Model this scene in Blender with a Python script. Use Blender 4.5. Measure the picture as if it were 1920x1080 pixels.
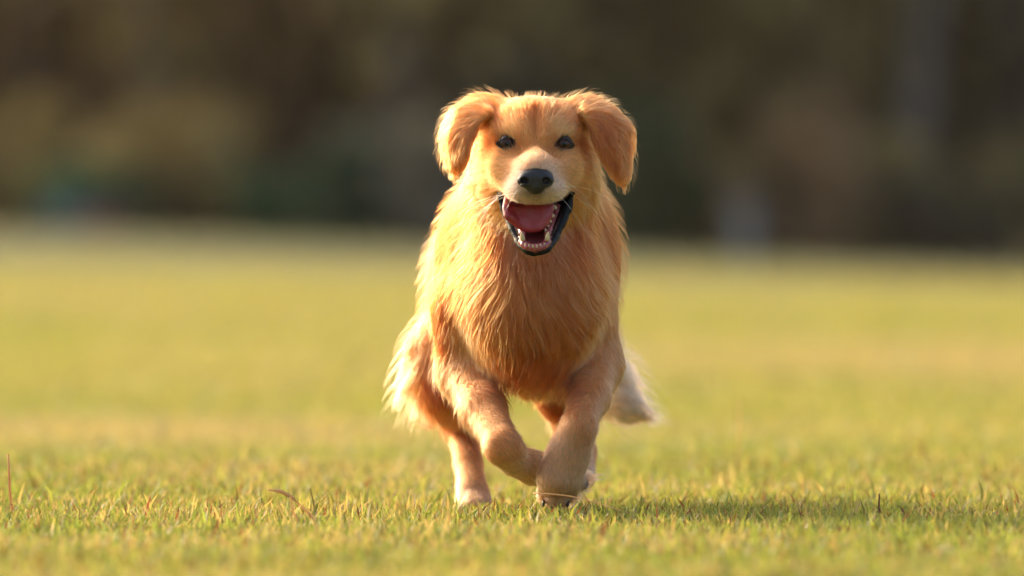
import bpy, math, random
import numpy as np
from mathutils import Vector
from mathutils.kdtree import KDTree

rng = np.random.default_rng(7)
random.seed(7)
scene = bpy.context.scene
for o in list(bpy.data.objects):
    bpy.data.objects.remove(o, do_unlink=True)
COL = scene.collection

# ------------------------------------------------------------------ camera, light, exposure
CAM_D = 16.0          # metres from the lens to the dog's face
CAM_H = 0.40          # lens height above the turf
PXM = 1400.0          # photo pixels per metre at the dog
HORIZ = 406.0         # photo row of the horizon

cam_data = bpy.data.cameras.new("camera")
cam = bpy.data.objects.new("camera", cam_data)
COL.objects.link(cam)
scene.camera = cam
cam_data.sensor_width = 36.0
cam_data.lens = 36.0 * CAM_D * PXM / 1920.0
cam.location = (0.0, -CAM_D, CAM_H)
cam.rotation_euler = (math.radians(90) - math.atan((540 - HORIZ) / PXM / CAM_D), 0, 0)
cam_data.clip_start = 0.5
cam_data.clip_end = 5000
cam_data.dof.use_dof = True
cam_data.dof.focus_distance = CAM_D + 0.04
cam_data.dof.aperture_fstop = cam_data.lens / 92.0
cam_data.dof.aperture_blades = 0

SUN_AZ = Vector((-0.69, 0.72))          # where the sun stands: to the left, behind the dog
SUN_EL = math.radians(24)
world = bpy.data.worlds.new("World")
scene.world = world
world.use_nodes = True
wn = world.node_tree.nodes
wl = world.node_tree.links
bg = wn["Background"]
sky = wn.new("ShaderNodeTexSky")
sky.sky_type = 'NISHITA'
sky.sun_disc = False
sky.sun_elevation = SUN_EL
sky.sun_rotation = math.atan2(SUN_AZ.x, SUN_AZ.y)
sky.air_density = 1.0
sky.dust_density = 7.0
sky.ozone_density = 0.6
wl.new(sky.outputs[0], bg.inputs[0])
bg.inputs[1].default_value = 0.15

sun_data = bpy.data.lights.new("sun", 'SUN')
sun = bpy.data.objects.new("sun", sun_data)
COL.objects.link(sun)
sun_data.energy = 0.95
sun_data.angle = math.radians(10.0)
sun_data.color = (1.0, 0.77, 0.54)
sd = Vector((SUN_AZ.x * math.cos(SUN_EL), SUN_AZ.y * math.cos(SUN_EL), math.sin(SUN_EL)))
sun.rotation_euler = sd.to_track_quat('Z', 'Y').to_euler()

scene.view_settings.view_transform = 'Standard'
scene.view_settings.look = 'None'
scene.view_settings.gamma = 1.0
scene.view_settings.exposure = 1.38
scene.render.engine = 'CYCLES'
scene.cycles.use_denoising = True
scene.cycles.max_bounces = 8
scene.cycles.diffuse_bounces = 3
scene.cycles.glossy_bounces = 3
scene.cycles.transmission_bounces = 8
scene.cycles.transparent_max_bounces = 8
scene.cycles.volume_bounces = 0
scene.cycles.caustics_reflective = False
scene.cycles.caustics_refractive = False
scene.cycles_curves.shape = 'RIBBONS'
scene.cycles_curves.subdivisions = 2

# ------------------------------------------------------------------ helpers
def lin(rgb):
    c = np.asarray(rgb, dtype=np.float64) / 255.0
    return np.where(c <= 0.04045, c / 12.92, ((c + 0.055) / 1.055) ** 2.4)

def P(px, py, d):
    """a measured point: photo column and row, and its own distance behind the face"""
    k = (CAM_D + d) / CAM_D / PXM
    return np.array([(px - 960.0) * k, d, CAM_H + (HORIZ - py) * k])

def tag(o, label=None, cat=None, group=None, kind=None):
    if label: o["label"] = label
    if cat: o["category"] = cat
    if group: o["group"] = group
    if kind: o["kind"] = kind
    return o

def link(o, parent=None):
    COL.objects.link(o)
    if parent is not None:
        o.parent = parent
        o.matrix_parent_inverse.identity()
        o.location = -Vector(parent.location) if parent.parent is None else (0, 0, 0)
    return o

def empty(name, loc=(0, 0, 0)):
    e = bpy.data.objects.new(name, None)
    e.location = loc
    e.empty_display_size = 0.1
    COL.objects.link(e)
    return e

def np_mesh(name, verts, faces, mat=None, parent=None, smooth=True, colors=None):
    """one mesh object from numpy arrays: faces is (n,3) or (n,4), or a list of such arrays"""
    if not isinstance(faces, list):
        faces = [faces]
    me = bpy.data.meshes.new(name)
    verts = np.asarray(verts, dtype=np.float32)
    me.vertices.add(len(verts))
    me.vertices.foreach_set("co", verts.ravel())
    loops = np.concatenate([np.asarray(f, dtype=np.int32).ravel() for f in faces])
    sizes = np.concatenate([np.full(len(f), np.asarray(f).shape[1], dtype=np.int32) for f in faces])
    starts = np.concatenate([[0], np.cumsum(sizes)[:-1]]).astype(np.int32)
    me.loops.add(len(loops))
    me.loops.foreach_set("vertex_index", loops)
    me.polygons.add(len(sizes))
    me.polygons.foreach_set("loop_start", starts)
    me.polygons.foreach_set("use_smooth", np.full(len(sizes), smooth))
    me.update(calc_edges=True)
    if colors is not None:
        a = me.color_attributes.new("tint", 'FLOAT_COLOR', 'POINT')
        c4 = np.ones((len(verts), 4), dtype=np.float32)
        c4[:, :3] = colors
        a.data.foreach_set("color", c4.ravel())
    if mat is not None:
        me.materials.append(mat)
    return link(bpy.data.objects.new(name, me), parent)

def tube(points, radii, seg=10, squash=None, cap=True):
    """a swept tube through points; returns verts, quads, tris"""
    pts = np.asarray(points, dtype=np.float64)
    n = len(pts)
    rad = np.broadcast_to(np.asarray(radii, dtype=np.float64), (n,))
    t = np.gradient(pts, axis=0)
    t /= np.linalg.norm(t, axis=1, keepdims=True) + 1e-12
    up = np.array([0.0, 1.0, 0.0]) if abs(t[0][1]) < 0.9 else np.array([1.0, 0, 0])
    vs = []
    prev = None
    for i in range(n):
        if prev is None:
            a = up - t[i] * np.dot(up, t[i])
        else:
            a = prev - t[i] * np.dot(prev, t[i])
        a /= np.linalg.norm(a) + 1e-12
        prev = a
        b = np.cross(t[i], a)
        ang = np.linspace(0, 2 * math.pi, seg, endpoint=False)
        sa, sb = (1, 1) if squash is None else squash
        vs.append(pts[i] + rad[i] * (np.cos(ang)[:, None] * a * sa + np.sin(ang)[:, None] * b * sb))
    v = np.concatenate(vs + [pts[:1], pts[-1:]])
    q = []
    for i in range(n - 1):
        for j in range(seg):
            k = (j + 1) % seg
            q.append((i * seg + j, i * seg + k, (i + 1) * seg + k, (i + 1) * seg + j))
    tr = []
    if cap:
        for j in range(seg):
            k = (j + 1) % seg
            tr.append((n * seg, k, j))
            tr.append((n * seg + 1, (n - 1) * seg + j, (n - 1) * seg + k))
    return v, np.array(q), np.array(tr)

def spline(pts, n):
    """Catmull-Rom through the points, n samples"""
    p = np.asarray(pts, dtype=np.float64)
    p = np.concatenate([[2 * p[0] - p[1]], p, [2 * p[-1] - p[-2]]])
    m = len(p) - 3
    out = []
    for s in np.linspace(0, m - 1e-6, n):
        i = int(s); u = s - i
        a, b, c, d = p[i], p[i + 1], p[i + 2], p[i + 3]
        out.append(0.5 * (2 * b + (c - a) * u + (2 * a - 5 * b + 4 * c - d) * u * u + (3 * b - a - 3 * c + d) * u ** 3))
    return np.array(out)

def snoise(p, f, seed=0, octaves=3):
    """cheap smooth noise in -1..1 from turned sine waves"""
    r = np.random.default_rng(100 + seed)
    out = np.zeros(len(p)); amp = 1.0; tot = 0
    for o in range(octaves):
        for k in range(4):
            w = r.normal(size=p.shape[1]); w /= np.linalg.norm(w)
            out += amp * np.sin(p @ w * f * (0.7 + 0.6 * r.random()) + r.random() * 6.28) / 4 ** 0.5
        tot += amp; amp *= 0.5; f *= 2.03
    return np.clip(out / tot, -1.6, 1.6)

# ------------------------------------------------------------------ materials
def mat_new(name):
    m = bpy.data.materials.new(name)
    m.use_nodes = True
    return m, m.node_tree.nodes, m.node_tree.links, m.node_tree.nodes["Principled BSDF"]

def mat_plain(name, col, rough=0.6, spec=0.4, bump=0.0, bscale=60, sss=0.0, var=0.0, coat=0.0):
    m, n, l, b = mat_new(name)
    b.inputs["Roughness"].default_value = rough
    b.inputs["Specular IOR Level"].default_value = spec
    b.inputs["Coat Weight"].default_value = coat
    b.inputs["Coat Roughness"].default_value = 0.12
    b.inputs["Base Color"].default_value = (*col, 1)
    if sss:
        b.inputs["Subsurface Weight"].default_value = sss
        b.inputs["Subsurface Scale"].default_value = 0.004
    tc = n.new("ShaderNodeTexCoord")
    if var:
        nz = n.new("ShaderNodeTexNoise"); nz.inputs["Scale"].default_value = bscale * 0.5; nz.inputs["Detail"].default_value = 5
        l.new(tc.outputs["Object"], nz.inputs["Vector"])
        mx = n.new("ShaderNodeMix"); mx.data_type = 'RGBA'
        mx.inputs[6].default_value = (*[c * (1 - var) for c in col], 1)
        mx.inputs[7].default_value = (*[min(1, c * (1 + var)) for c in col], 1)
        l.new(nz.outputs[0], mx.inputs[0]); l.new(mx.outputs[2], b.inputs["Base Color"])
    if bump:
        nz = n.new("ShaderNodeTexNoise"); nz.inputs["Scale"].default_value = bscale; nz.inputs["Detail"].default_value = 4
        l.new(tc.outputs["Object"], nz.inputs["Vector"])
        bp = n.new("ShaderNodeBump"); bp.inputs["Strength"].default_value = bump; bp.inputs["Distance"].default_value = 0.002
        l.new(nz.outputs[0], bp.inputs["Height"]); l.new(bp.outputs[0], b.inputs["Normal"])
    return m

def mat_leafy(name, trans=0.45, rough=0.5, spec=0.25, gain=1.0, tgain=(1.15, 1.05, 0.5)):
    """thin leaf or blade: reflects its own tint, lets a warmer tint through"""
    m, n, l, b = mat_new(name)
    at = n.new("ShaderNodeAttribute"); at.attribute_name = "tint"
    b.inputs["Roughness"].default_value = rough
    b.inputs["Specular IOR Level"].default_value = spec
    l.new(at.outputs["Color"], b.inputs["Base Color"])
    tr = n.new("ShaderNodeBsdfTranslucent")
    mu = n.new("ShaderNodeMix"); mu.data_type = 'RGBA'; mu.blend_type = 'MULTIPLY'
    mu.inputs[0].default_value = 1.0
    mu.inputs[7].default_value = (*tgain, 1)
    l.new(at.outputs["Color"], mu.inputs[6]); l.new(mu.outputs[2], tr.inputs["Color"])
    mx = n.new("ShaderNodeMixShader"); mx.inputs[0].default_value = trans
    l.new(b.outputs[0], mx.inputs[1]); l.new(tr.outputs[0], mx.inputs[2])
    l.new(mx.outputs[0], n["Material Output"].inputs["Surface"])
    return m

def mat_hair(name):
    m, n, l, b = mat_new(name)
    n.remove(b)
    at = n.new("ShaderNodeAttribute"); at.attribute_name = "tint"
    h = n.new("ShaderNodeBsdfHairPrincipled")
    h.model = 'CHIANG'
    h.parametrization = 'COLOR'
    h.inputs["Roughness"].default_value = 0.38
    h.inputs["Radial Roughness"].default_value = 0.55
    h.inputs["Coat"].default_value = 0.0
    h.inputs["IOR"].default_value = 1.45
    h.inputs["Random Roughness"].default_value = 0.2
    l.new(at.outputs["Color"], h.inputs["Color"])
    l.new(h.outputs[0], n["Material Output"].inputs["Surface"])
    return m

def mat_skin(name):
    m, n, l, b = mat_new(name)
    at = n.new("ShaderNodeAttribute"); at.attribute_name = "tint"
    l.new(at.outputs["Color"], b.inputs["Base Color"])
    b.inputs["Roughness"].default_value = 0.75
    b.inputs["Specular IOR Level"].default_value = 0.2
    return m

# ================================================================== GROUND
def ground_z(x, y):
    s = np.clip((y - 8.0) / 100.0, 0, 1); s = s * s * (3 - 2 * s)
    return -0.010 + s * (0.07 - 0.041 * np.clip(x, -9, 9)) + 0.012 * np.sin(x * 0.9 + 1) * np.sin(y * 0.5) * np.clip((np.abs(y) - 2) / 6, 0, 1)

def patch(x, y, cx, cy, rx, ry):
    return np.exp(-((x - cx) / rx) ** 2 - ((y - cy) / ry) ** 2)

T_GREEN = lin((138, 140, 78)); T_LUSH = lin((114, 129, 60)); T_DRY = lin((170, 150, 124)); T_FAR = lin((142, 142, 90))
def field_tint(x, y):
    """colour of the turf: green-gold sward with worn, straw-coloured patches"""
    p = np.stack([x, y * 0.45], -1)
    dry = 0.6 * patch(x, y, -0.9, 6.2, 1.6, 2.0) + 0.75 * patch(x, y, 1.5, 17, 2.2, 5.0) + 0.35 * patch(x, y, -3.5, 34, 3.0, 6.0)
    dry = np.clip(dry + 0.16 * snoise(p, 1.3, 21) + 0.10 * snoise(p, 5.0, 22), 0, 1) * 0.85
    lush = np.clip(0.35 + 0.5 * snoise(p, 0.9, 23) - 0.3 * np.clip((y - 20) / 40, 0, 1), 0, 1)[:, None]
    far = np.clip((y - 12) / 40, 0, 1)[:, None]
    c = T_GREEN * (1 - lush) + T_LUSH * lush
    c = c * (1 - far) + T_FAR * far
    return c * (1 - dry[:, None]) + T_DRY * dry[:, None]

gx = np.concatenate([np.linspace(-1500, -16, 14)[:-1], np.linspace(-16, 16, 97), np.linspace(16, 1500, 14)[1:]])
gy = np.concatenate([np.linspace(-400, -20, 8)[:-1], np.linspace(-20, 60, 240)[:-1], np.linspace(60, 180, 90), np.linspace(180, 2500, 12)[1:]])
X, Y = np.meshgrid(gx, gy, indexing='ij')
V = np.stack([X, Y, ground_z(X, Y)], -1).reshape(-1, 3)
ny = len(gy)
I, J = np.meshgrid(np.arange(len(gx) - 1), np.arange(ny - 1), indexing='ij')
q = (I * ny + J).ravel()
m, n, l, b = mat_new("turf")
at = n.new("ShaderNodeAttribute"); at.attribute_name = "tint"
tc = n.new("ShaderNodeTexCoord")
nz = n.new("ShaderNodeTexNoise"); nz.inputs["Scale"].default_value = 9; nz.inputs["Detail"].default_value = 8
l.new(tc.outputs["Object"], nz.inputs["Vector"])
mr = n.new("ShaderNodeMapRange"); mr.inputs[1].default_value = 0.3; mr.inputs[2].default_value = 0.7; mr.inputs[3].default_value = 0.62; mr.inputs[4].default_value = 1.2
l.new(nz.outputs[0], mr.inputs[0])
mu = n.new("ShaderNodeVectorMath"); mu.operation = 'SCALE'
l.new(at.outputs["Color"], mu.inputs[0]); l.new(mr.outputs[0], mu.inputs["Scale"])
l.new(mu.outputs[0], b.inputs["Base Color"])
bp = n.new("ShaderNodeBump"); bp.inputs["Strength"].default_value = 0.9; bp.inputs["Distance"].default_value = 0.03
l.new(nz.outputs[0], bp.inputs["Height"]); l.new(bp.outputs[0], b.inputs["Normal"])
b.inputs["Roughness"].default_value = 0.95
b.inputs["Specular IOR Level"].default_value = 0.1
ground = np_mesh("ground", V, np.stack([q, q + ny, q + ny + 1, q + 1], -1), m, None, True, field_tint(V[:, 0], V[:, 1]) * (0.9 - 0.36 * np.clip((V[:, 1] - 20) / 60, 0, 1))[:, None])  # darker with distance: self-shadow of the turf painted into the ground colour
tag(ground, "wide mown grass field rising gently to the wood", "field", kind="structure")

# ================================================================== GRASS
GRASS = mat_leafy("grass_blade", trans=0.5, rough=0.45, spec=0.3, tgain=(1.4, 1.3, 0.75))
def blades(name, x, y, h, w, lean, tint, label, parts=2):
    n = len(x)
    z = ground_z(x, y) - 0.002
    a = rng.random(n) * 6.283
    side = np.stack([np.cos(a), np.sin(a), np.zeros(n)], -1)
    la = rng.random(n) * 6.283
    ld = np.stack([np.cos(la), np.sin(la), np.zeros(n)], -1) * (lean * h)[:, None]
    base = np.stack([x, y, z], -1)
    up = np.array([0, 0, 1.0])
    b0, b1 = base - side * (w / 2)[:, None], base + side * (w / 2)[:, None]
    mid = base + up * (h * 0.55)[:, None] + ld * 0.35
    m0, m1 = mid - side * (w * 0.42)[:, None], mid + side * (w * 0.42)[:, None]
    tip = base + up * (h * np.sqrt(np.clip(1 - 0.45 * lean ** 2, 0.15, 1)))[:, None] + ld
    V = np.stack([b0, b1, m1, m0, tip], 1).reshape(-1, 3)
    k = np.arange(n) * 5
    col = np.repeat(tint, 5, 0).reshape(n, 5, 3)
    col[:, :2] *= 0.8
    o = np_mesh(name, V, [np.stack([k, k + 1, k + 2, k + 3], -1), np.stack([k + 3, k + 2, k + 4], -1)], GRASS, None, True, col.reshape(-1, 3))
    return tag(o, label, "grass", kind="stuff")

def scatter(n, d0, d1, power, margin):
    """more, smaller blades near; fewer, broader ones far off"""
    u = rng.random(n)
    if power == 0:
        d = d0 + (d1 - d0) * u
    else:
        d = 1 / (1 / d0 + u * (1 / d1 - 1 / d0))
    half = 0.045 * d + margin
    x = rng.uniform(-1, 1, n) * half
    return x, d - CAM_D, d

def turf_tint(x, y, n, straw=0.24, var=0.24, dead=0.07):
    t = field_tint(x, y)
    t = t * (1 + var * rng.normal(size=n))[:, None] * np.stack([1 + 0.10 * rng.normal(size=n), np.ones(n), np.ones(n)], -1)
    p = np.stack([x, y], -1)
    s = rng.random(n) < np.clip(straw + 0.25 * snoise(p, 4, 31), 0.05, 0.6)
    t[s] = lin((172, 154, 110)) * (0.75 + 0.5 * rng.random(s.sum()))[:, None]
    br = rng.random(n) < dead
    t[br] = lin((116, 72, 58)) * (0.7 + 0.6 * rng.random(br.sum()))[:, None]
    return np.clip(t, 0.01, 0.8)

NG = 1.0
n = int(230000 * NG)
x, y, d = scatter(n, 12.2, 19.5, 0, 1.0)
p2 = np.stack([x, y], -1)
h = (0.013 + 0.012 * rng.random(n) ** 1.5) * (1 + 0.30 * snoise(p2, 7, 41)) * (1 + (rng.random(n) < 0.05) * rng.uniform(0.3, 1.1, n))
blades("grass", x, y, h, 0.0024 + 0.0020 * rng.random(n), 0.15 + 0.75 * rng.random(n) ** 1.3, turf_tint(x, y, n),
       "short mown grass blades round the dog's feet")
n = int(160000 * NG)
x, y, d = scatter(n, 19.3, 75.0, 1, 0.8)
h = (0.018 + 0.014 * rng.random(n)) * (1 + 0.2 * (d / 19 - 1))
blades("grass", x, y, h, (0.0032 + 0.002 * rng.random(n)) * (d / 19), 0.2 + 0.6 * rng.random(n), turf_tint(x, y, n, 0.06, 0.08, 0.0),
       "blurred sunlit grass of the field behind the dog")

# a few taller stems that stand out of the sward
m_stem = mat_leafy("dry_stem", 0.5, tgain=(1.2, 1.15, 1.0))
def stem(name, pts, r, tint, label, head=None):
    v, q, t = tube(spline(pts, 14), np.linspace(r, r * 0.6, 14), 6)
    o = np_mesh(name, v, [q, t], m_stem, None, True, np.tile(tint, (len(v), 1)))
    tag(o, label, "grass stem", "taller stems in the mown grass")
    if head is not None:
        hp = spline(head, 12)
        v, q, t = tube(hp, 0.0032 * np.sin(np.linspace(0.25, 2.9, 12)) + 0.0006, 7, (1, 0.7))
        v += rng.normal(size=v.shape) * 0.0003
        np_mesh("seed_head", v, [q, t], m_stem, o, True, np.tile(tint * 0.85, (len(v), 1)))
straw = lin((214, 182, 140)); dull = lin((150, 136, 84)); brown = lin((140, 104, 80))
stem("grass_stem", [P(24, 965, -.15), P(19, 930, -.15), P(17, 890, -.15), P(15, 852, -.14)], 0.0022, lin((206, 168, 128)), "tall thin upright straw stem at the far left of the lawn")
stem("grass_stem", [P(592, 975, -.2), P(578, 962, -.2), P(566, 950, -.2), P(556, 941, -.2)], 0.0024, straw, "drooping stem with a flattened seed head in the sharp grass",
     [P(558, 942, -.2), P(545, 932, -.2), P(528, 923, -.2), P(502, 918, -.2)])
stem("grass_stem", [P(560, 980, -.35), P(552, 965, -.35), P(547, 948, -.35), P(545, 930, -.35)], 0.0016, straw, "short pale straw just left of the drooping seed head")
stem("grass_stem", [P(591, 962, .05), P(588, 945, .05), P(585, 930, .05), P(581, 915, .05)], 0.0013, dull, "dark green forked stalk just right of the drooping seed head")
stem("grass_stem", [P(1000, 925, -.12), P(1040, 927, -.14), P(1090, 935, -.16), P(1180, 962, -.2)], 0.0011, straw, "fine pale straw lying across the hanging forepaw")
stem("grass_stem", [P(1385, 905, 2.6), P(1384, 860, 2.6), P(1386, 800, 2.6), P(1385, 750, 2.6)], 0.0014, straw, "tall faint out-of-focus stem right of the dog")
stem("grass_stem", [P(1650, 962, .05), P(1648, 948, .05), P(1649, 934, .05), P(1648, 926, .05)], 0.0018, brown, "short upright brown stub in the grass at far right")

# ================================================================== WOOD AT THE FAR EDGE
LEAF = mat_leafy("leaf", trans=0.35, rough=0.5, spec=0.3, tgain=(1.1, 1.1, 0.5))
def leaf_quads(c, size, tint, flat=0.5):
    """one diamond-shaped, slightly folded leaf spray at each centre"""
    n = len(c)
    a = rng.normal(size=(n, 3)); a /= np.linalg.norm(a, axis=1, keepdims=True)
    b = np.cross(a, rng.normal(size=(n, 3))); b /= np.linalg.norm(b, axis=1, keepdims=True)
    b[:, 2] -= flat * 0.6; b /= np.linalg.norm(b, axis=1, keepdims=True)
    s = size[:, None]
    V = np.stack([c - b * s, c + a * s * 0.5, c + b * s, c - a * s * 0.5], 1).reshape(-1, 3)
    k = np.arange(n) * 4
    return V, np.stack([k, k + 1, k + 2, k + 3], -1), np.repeat(tint, 4, 0)

def crown_points(n, centre, radii, nclump):
    cc = rng.normal(size=(nclump, 3)); cc /= np.linalg.norm(cc, axis=1, keepdims=True)
    cc *= (rng.random(nclump) ** 0.4)[:, None]
    i = rng.integers(0, nclump, n)
    q = cc[i] + rng.normal(size=(n, 3)) * 0.17
    return centre + q * radii, i

def bark(name, c):
    return mat_plain(name, c, 0.9, 0.1, 0.8, 14, var=0.3)
BARKS = [bark("brown_bark", lin((104, 82, 66))), bark("grey_bark", lin((112, 102, 94))), bark("dark_bark", lin((74, 60, 52)))]

def tree(px, d, h, r, bk, tint, lean, low, label):
    x = (px - 960) * (CAM_D + d) / CAM_D / PXM
    z0 = float(ground_z(np.array([x]), np.array([d]))[0])
    root = empty("tree", (x, d, z0))
    tag(root, label, "tree", "trees at the edge of the wood")
    base = np.array([x, d, z0])
    sp = spline([base + [0, 0, -0.1], base + [lean * 0.12 * h * 0.3, 0, h * 0.16], base + [lean * h * 0.14, 0.1, h * 0.42], base + [lean * h * 0.2, 0, h * 0.86]], 14)
    rr = r * np.linspace(1, 0.25, 14); rr[0] *= 1.5; rr[1] *= 1.15
    v, q, t = tube(sp, rr, 9)
    vs, qs, ts = [v], [q], [t]; off = len(v)
    for k in range(7):
        s = rng.integers(7, 13); a = rng.random() * 6.283; L = h * rng.uniform(0.14, 0.3)
        dv = np.array([math.cos(a), math.sin(a), rng.uniform(0.1, 0.7)])
        lp = spline([sp[s], sp[s] + dv * L * 0.5, sp[s] + dv * L + [0, 0, -0.1 * L]], 6)
        v, q, t = tube(lp, rr[s] * np.linspace(0.5, 0.12, 6), 6)
        vs.append(v); qs.append(q + off); ts.append(t + off); off += len(v)
    np_mesh("trunk", np.concatenate(vs), [np.concatenate(qs), np.concatenate(ts)], bk, root)
    n = 4200
    c, i = crown_points(n, sp[-1] * [1, 1, 0] + [0, 0, z0 + low + (h - low) * 0.5], np.array([h * 0.24, h * 0.24, (h - low) * 0.5]), 34)
    tt = tint * (0.7 + 0.6 * rng.random(34))[i][:, None] * (0.8 + 0.4 * rng.random(n))[:, None]
    v, q, cl = leaf_quads(c, rng.uniform(0.10, 0.22, n), tt)
    np_mesh("crown", v, q, LEAF, root, False, cl)

def shrub(px, d, h, w, tint, label):
    x = (px - 960) * (CAM_D + d) / CAM_D / PXM
    z0 = float(ground_z(np.array([x]), np.array([d]))[0])
    root = empty("shrub", (x, d, z0))
    tag(root, label, "shrub", "shrubs along the edge of the wood")
    vs, qs, ts, off = [], [], [], 0
    for k in range(6):
        a = rng.random() * 6.283
        tip = np.array([x + math.cos(a) * w * 0.3, d + math.sin(a) * w * 0.3, z0 + h * rng.uniform(0.5, 0.8)])
        v, q, t = tube(spline([[x, d, z0 - 0.05], (np.array([x, d, z0]) + tip) / 2 + [0, 0, 0.1], tip], 6), 0.02 * np.linspace(1.2, 0.4, 6), 5)
        vs.append(v); qs.append(q + off); ts.append(t + off); off += len(v)
    np_mesh("stem", np.concatenate(vs), [np.concatenate(qs), np.concatenate(ts)], BARKS[2], root)
    n = 2600
    c, i = crown_points(n, np.array([x, d, z0 + h * 0.5]), np.array([w * 0.5, w * 0.5, h * 0.48]), 22)
    c[:, 2] = np.maximum(c[:, 2], z0 + 0.02)
    tt = tint * (0.65 + 0.7 * rng.random(22))[i][:, None] * (0.8 + 0.4 * rng.random(n))[:, None]
    v, q, cl = leaf_quads(c, rng.uniform(0.05, 0.11, n), tt)
    np_mesh("foliage", v, q, LEAF, root, False, cl)

OL = lin((172, 150, 98)); BR = lin((168, 136, 102)); DG = lin((50, 100, 64)); DK = lin((96, 88, 68)); YO = lin((158, 130, 80)); GY = lin((170, 156, 134))
for a in [
    (60, 112, 11, .22, 0, YO, .1, 1.4, "brown-trunked tree in yellowed leaf at the left end of the wood"),
    (290, 108, 10, .14, 1, OL, -.1, 2.2, "blurred grey-trunked tree behind the olive shrub on the left"),
    (425, 113, 12, .16, 0, BR, .15, 1.8, "brown tree standing between the two dark green shrubs on the left"),
    (560, 109, 11, .15, 2, BR, -.2, 2.0, "dark-trunked rusty brown tree left of the emerald shrub"),
    (745, 107, 10, .17, 1, OL, .1, 2.1, "grey-trunked tree just left of the dog's shoulder"),
    (880, 114, 13, .18, 2, DK, -.1, 1.7, "dark tree rising behind the dog's left ear in the picture"),
    (1130, 112, 12, .17, 2, OL, .1, 1.6, "olive tree rising behind the ear on the dog's other side"),
    (1275, 109, 11, .15, 0, DK, -.15, 2.0, "dark-leaved brown trunk midway between the dog and the short pale post"),
    (1430, 109, 10, .15, 2, OL, .05, 1.8, "dark-barked olive tree just behind the short pale post"),
    (1560, 108, 11, .16, 0, OL, -.35, 2.4, "brown-barked tree leaning left above the brown shrub on the right"),
    (1700, 107, 12, .22, 1, DK, .3, 2.5, "stout pale trunk leaning right near the top right of the picture"),
    (1860, 113, 13, .20, 2, DK, .1, 1.5, "darkest tree at the right end of the wood"),
]:
    px, d, h, r, bk, tint, lean, low, label = a
    tree(px, d, h, r, BARKS[bk], tint, lean, low, label)
for a in [
    (30, 106, 1.3, 1.7, OL, "olive shrub below the yellowed tree at far left"),
    (180, 104, .75, 1.0, DG, "low dark green bush beside the teal and red bags"),
    (330, 105, 1.5, 1.6, OL, "olive shrub under the blurred grey trunk on the left"),
    (505, 104, .7, .7, DG, "small dark green bush left of the taller emerald one"),
    (648, 103, 1.05, .75, lin((44, 84, 58)), "upright emerald green bush a little left of the dog"),
    (770, 105, 1.4, 1.5, GY, "greyish shrub touching the dog's shoulder outline"),
    (905, 106, 2.3, 1.8, DK, "tall dark shrub behind the dog's head"),
    (1190, 104, 1.6, 1.5, lin((70, 86, 52)), "grey-green shrub just right of the dog's neck"),
    (1330, 105, 1.2, 1.3, OL, "rounded olive bush left of the short pale post"),
    (1500, 104, 1.5, 1.5, BR, "brown-leaved shrub right of the short pale post"),
    (1620, 105, 1.3, 1.4, OL, "olive shrub between the two leaning trees"),
    (1770, 104, .9, 1.2, DK, "low blackish bush right of the stout leaning trunk"),
    (1900, 106, 1.4, 1.5, OL, "olive bush cut by the right border of the picture"),
]:
    shrub(*a)

# the depth of the wood behind them reads as one mass
n = 52000
wx = rng.uniform(-26, 26, n); wy = rng.uniform(114, 134, n); wz = rng.random(n) ** 1.25 * 10.5
c = np.stack([wx, wy, wz + 0.15], -1)
mixn = snoise(c * [1, 0.3, 1], 1.3, 51)
wt = np.where((mixn > 0.35)[:, None], OL, np.where((mixn > -0.3)[:, None], BR, DK))
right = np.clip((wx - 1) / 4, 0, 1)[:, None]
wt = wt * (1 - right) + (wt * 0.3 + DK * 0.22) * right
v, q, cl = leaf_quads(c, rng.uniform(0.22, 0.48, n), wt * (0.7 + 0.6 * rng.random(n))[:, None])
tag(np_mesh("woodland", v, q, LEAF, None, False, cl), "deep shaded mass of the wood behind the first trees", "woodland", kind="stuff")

# a short pale post at the field edge
def post(px, d, h, r, label):
    x = (px - 960) * (CAM_D + d) / CAM_D / PXM
    z0 = float(ground_z(np.array([x]), np.array([d]))[0])
    root = empty("post", (x, d, z0)); tag(root, label, "post")
    v, q, t = tube([[x, d, z0 - 0.1], [x, d, z0 + h * 0.3], [x + 0.01, d, z0 + h * 0.7], [x + 0.01, d, z0 + h]], [r, r, r * 0.95, r * 0.93], 12)
    np_mesh("shaft", v, [q, t], mat_plain("weathered_paint", tuple(lin((150, 146, 140))), 0.8, 0.2, 0.5, 20, var=0.2), root)
    v, q, t = tube([[x + 0.01, d, z0 + h + 0.002], [x + 0.01, d, z0 + h + 0.02], [x + 0.01, d, z0 + h + 0.05]], [r * 1.15, r * 1.1, r * 0.4], 12)
    np_mesh("cap", v, [q, t], mat_plain("cap_paint", tuple(lin((134, 130, 126))), 0.7, 0.2), root)
post(1395, 102.8, 0.55, 0.10, "short pale weathered post standing at the right-hand field edge")

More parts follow.
